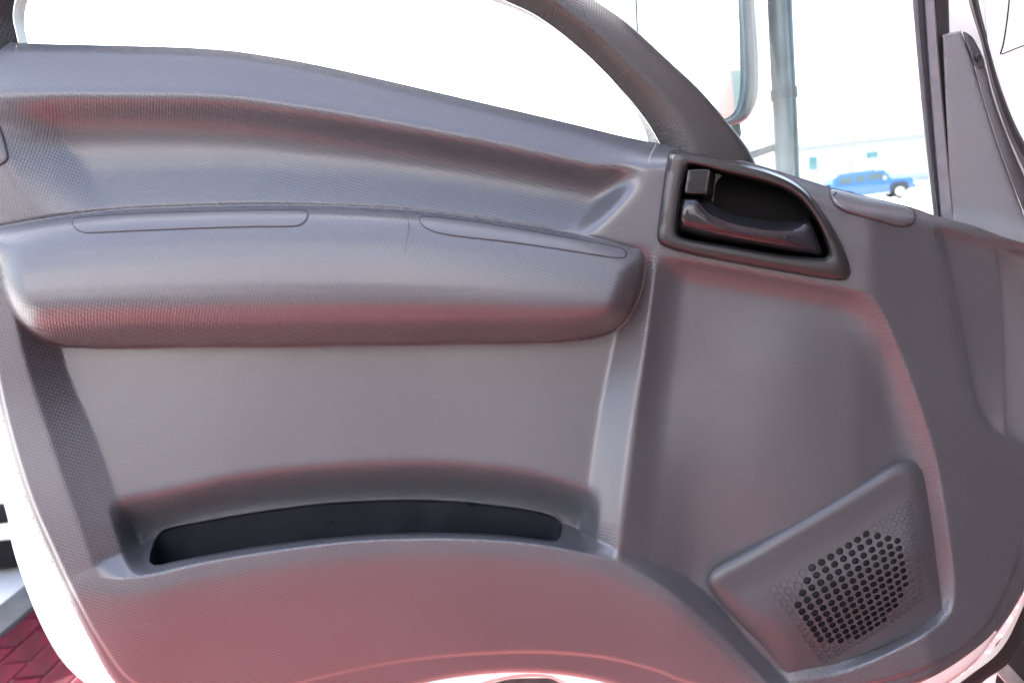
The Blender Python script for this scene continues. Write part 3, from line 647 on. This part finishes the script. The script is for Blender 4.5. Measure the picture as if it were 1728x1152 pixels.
tube('mirror_stay', [PW(1313, -60, .30), PW(1318, 60, .30), PW(1324, 180, .30), PW(1330, 330, .30)], .0165, M['metal'], mh_, 24)
tube('stay_clamp', [PW(1322, 150, .30), PW(1323.5, 168, .30)], .0185, M['housing'], mh_, 24)
tube('stay_arm', [PW(1326, 243, .31), PW(1300, 250, .31), PW(1262, 264, .32), PW(1180, 300, .33)], .0055, M['metal'], mh_, 12)
tube('mirror_bracket', [PW(1240, 200, .30), PW(1244, 225, .30), PW(1238, 250, .30)], .006, M['housing'], mh_, 12)

# ------------------------------------------------------------------ truck cab at the hinge side
cab = thing('truck_cab', (.9, .1, 0), 'white truck cab body beside the open door with black seal and aluminium step', 'truck')
PFh = -.055
def flat(name, pts, h, th, mat, parent, r=3, n=90, corner=False): return pad(name, pts, h-th, th, r, M[mat], parent, n, sink=0.004, corner=corner)
flat('windscreen_pillar', [(1600, -160), (1900, -160), (1900, 700), (1760, 640), (1735, 420), (1700, 390), (1612, 390), (1606, 300)], -.10, .03, 'white', cab, 6, 120)
s1 = spl([(1622, -80), (1634, 0), (1655, 70), (1675, 150), (1700, 225), (1735, 300), (1775, 380)], 60)
s2 = spl([(1642, -80), (1651, 0), (1668, 70), (1692, 150), (1722, 222), (1765, 290), (1810, 370)], 60)
loft('aperture_seal', [s1, s1*.7+s2*.3, s1*.3+s2*.7, s2], [-.068, -.045, -.045, -.068], M['rubber'], cab)
flat('fender_panel', [(1672, -160), (1900, -160), (1900, 500), (1800, 400), (1728, 268), (1690, 160), (1665, 60)], -.058, .006, 'white', cab, 3, 120)
gp1 = spl([(1705, -20), (1700, 30), (1693, 75), (1688, 92)], 20); gp2 = spl([(1690, 92), (1720, 80), (1760, 66)], 20)
for gpp in (gp1, gp2): loft('panel_gap', [gpp-np.array([1.3, .4]), gpp+np.array([1.3, .4])], [-.0575, -.0575], M['rubber'], cab, uv=False)
# sill, rubber and step at lower right
k1 = spl([(1800, 780), (1765, 900), (1735, 985), (1712, 1040), (1680, 1090), (1640, 1125), (1580, 1165), (1480, 1205)], 60)
k2 = spl([(1840, 800), (1800, 920), (1735, 1040), (1722, 1085), (1700, 1120), (1665, 1145), (1620, 1180), (1520, 1230)], 60)
loft('sill_seal', [k1, k1*.7+k2*.3, k1*.3+k2*.7, k2], [-.075, -.05, -.052, -.08], M['rubber'], cab)
flat('sill_panel', [(1655, 1140), (1676, 1118), (1684, 1128), (1680, 1152), (1690, 1200), (1640, 1200)], -.09, .02, 'white', cab, 2, 40)
flat('step_tread', [(1676, 1108), (1684, 1104), (1735, 1158), (1765, 1195), (1750, 1210), (1716, 1172), (1674, 1124)], -.13, .03, 'alu', cab, 2, 40)
flat('foot_step', [(826, 1156), (848, 1147), (868, 1143.5), (905, 1142.5), (936, 1144), (950, 1152), (965, 1200), (815, 1200)], -.12, .03, 'rubber', cab, 2, 60)
flat('step_well', [(1680, 1085), (1712, 1060), (1850, 1010), (1900, 1300), (1640, 1300), (1660, 1180)], -.20, .02, 'rubber', cab, 2, 40)
# unseen rest of the cab beside the camera, kept dark to shade the door
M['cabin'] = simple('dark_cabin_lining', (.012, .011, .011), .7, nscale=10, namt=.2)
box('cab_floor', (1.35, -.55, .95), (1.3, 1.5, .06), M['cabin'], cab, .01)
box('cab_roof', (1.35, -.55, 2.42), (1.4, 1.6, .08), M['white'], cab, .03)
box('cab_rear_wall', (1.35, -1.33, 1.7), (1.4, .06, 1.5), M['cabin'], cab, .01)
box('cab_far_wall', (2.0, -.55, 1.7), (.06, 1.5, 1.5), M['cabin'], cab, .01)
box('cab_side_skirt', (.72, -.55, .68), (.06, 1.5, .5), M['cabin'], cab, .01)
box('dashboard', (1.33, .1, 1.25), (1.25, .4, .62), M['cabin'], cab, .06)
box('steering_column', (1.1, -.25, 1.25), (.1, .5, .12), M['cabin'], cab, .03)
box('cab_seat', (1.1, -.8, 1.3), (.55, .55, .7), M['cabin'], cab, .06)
M['bodyg'] = simple('dark_grey_blocker', (.035, .035, .037), .6, nscale=8, namt=.15)
box('shade_blocker', (1.7, -3.3, 1.75), (1.9, 3.7, 2.1), M['bodyg'], cab, .03)  # unseen dark box added to block sky and darken right-facing trim
box('rear_pillar', (.74, -1.28, 1.7), (.1, .12, 1.5), M['white'], cab, .02)

# ------------------------------------------------------------------ ground
def groundmat():
    m, t, b, N, L = newmat('crimson_paving')
    tc = N.new('ShaderNodeTexCoord'); br = N.new('ShaderNodeTexBrick')
    mp = N.new('ShaderNodeMapping'); mp.inputs['Rotation'].default_value = (0, 0, R(20)); L.new(tc.outputs['Object'], mp.inputs[0]); L.new(mp.outputs[0], br.inputs[0])
    br.inputs['Scale'].default_value = 1; br.inputs['Brick Width'].default_value = .2; br.inputs['Row Height'].default_value = .1; br.inputs['Mortar Size'].default_value = .005
    br.inputs['Color1'].default_value = (.17, .0025, .0045, 1); br.inputs['Color2'].default_value = (.18, .008, .014, 1); br.inputs['Mortar'].default_value = (.2, .08, .08, 1)
    L.new(br.outputs[0], b.inputs['Base Color']); b.inputs['Roughness'].default_value = .6
    return m
M['pave'] = groundmat(); M['asphalt'] = simple('grey_concrete_yard', (.42, .42, .41), .8, nscale=3, namt=.2, bump=.4)
M['tile'] = simple('crimson_shaded_paver', (.040, .0006, .006), .7, spec=.12, nscale=14, namt=.5, bump=.3)  # same stone as the paving; shade put into its darker colour
M['tarmac'] = simple('dark_tarmac', (.03, .03, .03), .8, nscale=3, namt=.2)
M['kerb'] = simple('grey_concrete_kerb', (.06, .062, .06), .85, nscale=12, namt=.3, bump=.4)
M['joint'] = simple('pale_joint_sand', (.10, .04, .05), .9, nscale=50, namt=.2)
gnd = mesh('ground', [(-300, -300, 0), (300, -300, 0), (300, 300, 0), (-300, 300, 0)], [(0, 1, 2, 3)], M['asphalt'], smooth=False); gnd['kind'] = 'structure'
# edge of the red paving runs from the photograph's lower left, kerb beyond it
e0 = G(0, 1082.); e1_ = G(66, 1028.); dr = Vector(e1_-e0).normalized(); nr = Vector((-dr.y, dr.x, 0))
if nr.y < 0: nr = -nr
XE = float(e0[0])
A = Vector((XE, -2.0, 0)); B_ = Vector((XE, 9, 0)); dr = Vector((0, 1, 0)); nr = Vector((-1, 0, 0))
pv = mesh('paving', [(XE, -1.75, .004), (7, -1.75, .004), (7, 9, .004), (XE, 9, .004)], [(0, 1, 2, 3)], M['pave'], smooth=False); pv['kind'] = 'structure'
print('edge', e0, e1_, 'dir', dr)
V, F = [], []
kb = mesh('kerb', [A+Vector((0, 0, -.02)), B_+Vector((0, 0, -.02)), B_+nr*.16+Vector((0, 0, -.02)), A+nr*.16+Vector((0, 0, -.02)),
                   A+Vector((0, 0, .03)), B_+Vector((0, 0, .03)), B_+nr*.16+Vector((0, 0, .035)), A+nr*.16+Vector((0, 0, .035))],
          [(4, 5, 6, 7), (0, 1, 5, 4), (3, 2, 6, 7), (0, 3, 7, 4), (1, 2, 6, 5)], M['kerb'], smooth=False); kb['kind'] = 'structure'
rd = mesh('road', [(-40, -40, .004), (40, -40, .004), (40, -1.75, .004), (-40, -1.75, .004)], [(0, 1, 2, 3)], M['tarmac'], smooth=False); rd['kind'] = 'structure'  # unseen dark ground added on the camera side to cut bounce light
# individual pavers where they can be told apart
bed = G(60, 1120.)
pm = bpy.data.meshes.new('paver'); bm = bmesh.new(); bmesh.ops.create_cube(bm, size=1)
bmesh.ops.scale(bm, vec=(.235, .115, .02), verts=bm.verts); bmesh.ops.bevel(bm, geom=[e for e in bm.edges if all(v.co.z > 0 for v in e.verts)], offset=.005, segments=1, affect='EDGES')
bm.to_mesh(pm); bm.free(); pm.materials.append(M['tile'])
jb = mesh('joint_bed', [Vector(bed)+dr*a+nr*b+Vector((0, 0, .008-bed[2])) for a, b in ((-1.3, -1.2), (1.5, -1.2), (1.5, .02), (-1.3, .02))], [(0, 1, 2, 3)], M['joint'], smooth=False); jb['kind'] = 'structure'
off = (Vector(e0)-Vector(bed)).dot(nr)
jb.data.vertices[2].co += nr*(off-.02); jb.data.vertices[3].co += nr*(off-.02)
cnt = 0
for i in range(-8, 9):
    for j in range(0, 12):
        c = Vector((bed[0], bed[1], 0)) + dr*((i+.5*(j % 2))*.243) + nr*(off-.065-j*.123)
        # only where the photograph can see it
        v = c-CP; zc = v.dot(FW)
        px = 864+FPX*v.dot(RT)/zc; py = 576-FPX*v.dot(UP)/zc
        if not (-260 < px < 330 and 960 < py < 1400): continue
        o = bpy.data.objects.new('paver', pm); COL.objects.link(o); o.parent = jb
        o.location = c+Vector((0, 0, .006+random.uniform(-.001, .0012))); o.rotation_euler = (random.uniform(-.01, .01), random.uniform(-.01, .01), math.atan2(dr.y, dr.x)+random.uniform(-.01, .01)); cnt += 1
print('pavers', cnt)

# ------------------------------------------------------------------ parked vehicles and building
M['blue'] = simple('blue_car_paint', (.025, .11, .40), .25, coat=.6)
M['glassy'] = simple('dark_car_glass', (.05, .09, .095), .05)
M['tyre'] = simple('tyre_rubber', (.02, .02, .02), .8)
M['rim'] = simple('pale_alloy', (.6, .6, .58), .3, metal=.6)
M['bumper'] = simple('dark_bumper_plastic', (.03, .035, .04), .6)
M['redp'] = simple('red_truck_paint', (.10, .0008, .0015), .3, coat=.5)
def vehicle(name, loc, rz, label, cat, paint, prof, width, glass, wheels, wr, extras=()):
    root = thing(name, loc, label, cat); root.rotation_euler = (0, 0, rz); WL[root.name] = (0, 0, 0)
    def ext(nm, pts, w, mat, y0=0, bev=.04, parent=root):
        me = bpy.data.meshes.new(nm); bm = bmesh.new()
        a = [bm.verts.new((x, y0-w/2, z)) for x, z in pts]; b = [bm.verts.new((x, y0+w/2, z)) for x, z in pts]; n = len(pts)
        bm.faces.new(a); bm.faces.new(b[::-1])
        for i in range(n): bm.faces.new((a[i], a[(i+1) % n], b[(i+1) % n], b[i]))
        bmesh.ops.recalc_face_normals(bm, faces=bm.faces)
        if bev: bmesh.ops.bevel(bm, geom=bm.edges[:], offset=bev, segments=3, affect='EDGES', profile=.6)
        bm.to_mesh(me); bm.free(); me.materials.append(mat); me.polygons.foreach_set('use_smooth', [True]*len(me.polygons)); me.set_sharp_from_angle(angle=R(35))
        o = bpy.data.objects.new(nm, me); COL.objects.link(o); o.parent = parent; WL[o.name] = (0, 0, 0); return o
    body = ext('body', prof, width, paint, bev=.05)
    for side in (-1, 1):
        for gpts in glass: ext('window', gpts, .02, M['glassy'], side*(width/2+.004), 0)
        for x in wheels:
            bm = bmesh.new(); me = bpy.data.meshes.new('wheel')
            bmesh.ops.create_cone(bm, cap_ends=True, segments=28, radius1=wr, radius2=wr, depth=.24, matrix=Matrix.Translation((x, side*(width/2-.08), wr)) @ Matrix.Rotation(R(90), 4, 'X'))
            bmesh.ops.bevel(bm, geom=[e for e in bm.edges if len(e.link_faces) == 2 and e.calc_face_angle() > 1], offset=.04, segments=2, affect='EDGES')
            bm.to_mesh(me); bm.free(); me.materials.append(M['tyre']); o = bpy.data.objects.new('wheel', me); COL.objects.link(o); o.parent = root
            me2 = bpy.data.meshes.new('rim'); bm = bmesh.new()
            bmesh.ops.create_cone(bm, cap_ends=True, segments=28, radius1=wr*.62, radius2=wr*.5, depth=.05, matrix=Matrix.Translation((x, side*(width/2+.05), wr)) @ Matrix.Rotation(R(90)*side, 4, 'X'))
            bm.to_mesh(me2); bm.free(); me2.materials.append(M['rim']); r = bpy.data.objects.new('rim', me2); COL.objects.link(r); r.parent = o
    for nm, pts_, w_, mt, y0 in extras: ext(nm, pts_, w_, mt, y0, .02)
    return root
prof = [(-2.3, .5), (-2.3, 1.15), (-2.2, 1.75), (-2.0, 1.86), (.55, 1.84), (.75, 1.78), (1.1, 1.25), (2.2, 1.17), (2.35, .95), (2.35, .5), (2.0, .42), (-2.0, .42)]
gw = [[(-1.9, 1.25), (-1.85, 1.7), (-1.1, 1.7), (-1.1, 1.25)], [(-.95, 1.25), (-.95, 1.7), (-.35, 1.7), (-.35, 1.25)], [(-.25, 1.25), (-.25, 1.7), (.55, 1.7), (.88, 1.25)]]
wp = G(1519, 336.)
wp = np.array(CP) + (wp-np.array(CP))*1.0
print('car wheel ground', wp)
D_ = np.linalg.norm(wp-np.array(CP))
rzc = R(-10)
cl = Vector(wp)-Matrix.Rotation(rzc, 3, 'Z') @ Vector((1.5, -.9, 0))
suv = vehicle('parked_suv', (cl.x, cl.y, 0), rzc, 'blue off-road car parked in the bright yard beyond the quarter window', 'car', M['blue'], prof, 1.88, gw, (-1.4, 1.5), .42,
        extras=[('front_bumper', [(2.3, .45), (2.3, .75), (2.5, .75), (2.5, .5)], 1.8, M['bumper'], 0), ('wheel_arch', [(.95, .45), (1.0, .85), (1.2, 1.0), (1.8, 1.0), (2.0, .85), (2.05, .45)], .06, M['bumper'], -.95),
                ('headlight', [(2.3, .85), (2.3, 1.02), (2.4, 1.0), (2.4, .86)], 1.7, M['rim'], 0), ('roof_rack', [(-1.8, 1.86), (-1.8, 1.93), (.3, 1.91), (.3, 1.85)], 1.3, M['bumper'], 0), ('spare_wheel', [(-2.5, .8), (-2.5, 1.4), (-2.3, 1.4), (-2.3, .8)], .7, M['tyre'], 0),
                ('side_step', [(-.9, .38), (-.9, .46), (.9, .46), (.9, .38)], .25, M['rim'], -.98), ('door_mirror', [(.62, 1.25), (.62, 1.42), (.75, 1.42), (.75, 1.25)], .2, M['rim'], -1.05)])
suv.scale = (.78, .78, .78); suv.location = (wp[0]-1.5*.76, wp[1]+.9*.76, 0); suv.rotation_euler = (0, R(-2.5), rzc)
M['wallw'] = simple('white_bounce_wall', (.78, .76, .77), .9, nscale=1, namt=.06)
wh = thing('bounce_warehouse', (-9, -11, 0), 'unseen long white building added to bounce sunlight onto the inside of the open door', 'bounce_warehouse')  # unseen building added behind the camera as sunlit fill for the trim
box('wall', (-9, -12, 4.2), (22, 2, 8.4), M['wallw'], wh, .04); box('plinth', (-9, -10.9, .25), (18, .3, .5), M['tarmac'], wh, .01)
for wx in (-15, -9.5, -4): box('added_roller_door', (wx, -10.96, 1.6), (3.2, .1, 3.1), M['seal'], wh, .01)
# white van by the kerb, lower left
wp2 = G(-60, 1000.)
M['dglass2'] = simple('black_strip_and_shade', (.006, .006, .007), .7, spec=.15)  # black for the sill strip and for the painted shade below the van
prof2 = [(-2.6, .20), (-2.65, .6), (-2.6, 2.1), (-2.5, 2.2), (1.2, 2.2), (1.5, 2.1), (2.1, 1.25), (2.6, 1.05), (2.65, .5), (2.6, .20)]
gw2 = [[(-2.2, 1.3), (-2.15, 1.9), (-.9, 1.9), (-.9, 1.3)], [(-.7, 1.3), (-.7, 1.9), (.4, 1.9), (.4, 1.3)], [(.6, 1.3), (.6, 1.9), (1.35, 1.9), (1.85, 1.3)]]
van = vehicle('parked_van', (-3.6, 3.75, 0), 0, 'white van behind the lower left door edge, black strip along its sill', 'van', M['white'], prof2, 1.95, gw2, (-1.7, 1.75), .33,
        extras=[('side_strip', [(-1.2, .30), (-1.2, .39), (1.2, .39), (1.2, .30)], .05, M['dglass2'], -.985), ('under_van_shade', [(-2.4, .03), (-2.4, .24), (2.4, .24), (2.4, .03)], 1.75, M['dglass2'], 0)])  # low black block stands in for the shadow under the van
# long pale building across the yard
M['wall'] = simple('pale_render', (.52, .52, .50), .9, nscale=1, namt=.08); M['teal'] = simple('teal_glazing', (.08, .19, .19), .12); M['shop'] = simple('grey_fascia', (.30, .29, .285), .6)
bd = thing('yard_building', (30, 75, 0), 'long pale building with teal windows across the yard behind the blue car', 'building')
box('wall', (30, 79, 2.1), (60, 8, 4.2), M['wall'], bd, .05); box('roof', (30, 79, 4.35), (61, 9, .3), M['shop'], bd, .05)
box('fascia', (30, 74.9, 3.8), (58, .2, .35), M['shop'], bd, .02)
for wx, ww, wh, wz in ((22.5, .8, 1.9, 1.5), (24.2, 1.5, 2.1, 1.5), (29.5, .7, 1.2, 2.6), (35, 1.0, .6, 2.8), (44, 1.6, 1.8, 1.5), (49, 2.2, 1.8, 1.5), (14, 2, 1.8, 1.5), (8, 2, 1.8, 1.5)):
    box('window', (wx, 74.95, wz), (ww, .15, wh), M['teal'], bd, .02)
for wx in (19, 33, 47): box('downpipe', (wx, 74.85, 2.0), (.10, .10, 3.6), M['shop'], bd, .02)
box('sign_board', (36, 74.7, 4.6), (9, .15, .5), M['wall'], bd, .02)
M['redp2'] = simple('dull_red_paint', (.30, .012, .015), .35, coat=.4)
M['dglass'] = simple('black_windscreen', (.012, .025, .03), .3, spec=.2)
rt = vehicle('parked_truck', (-1.48, -7.6, 0), R(72), 'red truck whose cab and dark windscreen show reflected in the wing mirror', 'truck', M['redp'],
        [(-5, .6), (-5, 1.2), (-1.2, 1.25), (-1.15, 3.2), (1.0, 3.25), (1.25, 2.2), (1.35, 1.7), (1.35, .6)], 2.3, [[(-.5, 1.9), (-.4, 2.9), (.9, 2.9), (1.1, 1.9)]], (-4, .5), .5,
        extras=[('windscreen', [(1.03, 2.95), (1.10, 2.95), (1.38, 1.85), (1.30, 1.85)], 2.05, M['dglass'], 0), ('front_bumper', [(1.3, .4), (1.3, .8), (1.5, .8), (1.5, .4)], 2.2, M['bumper'], 0)])
rt.scale = (.95, .95, 1.02)
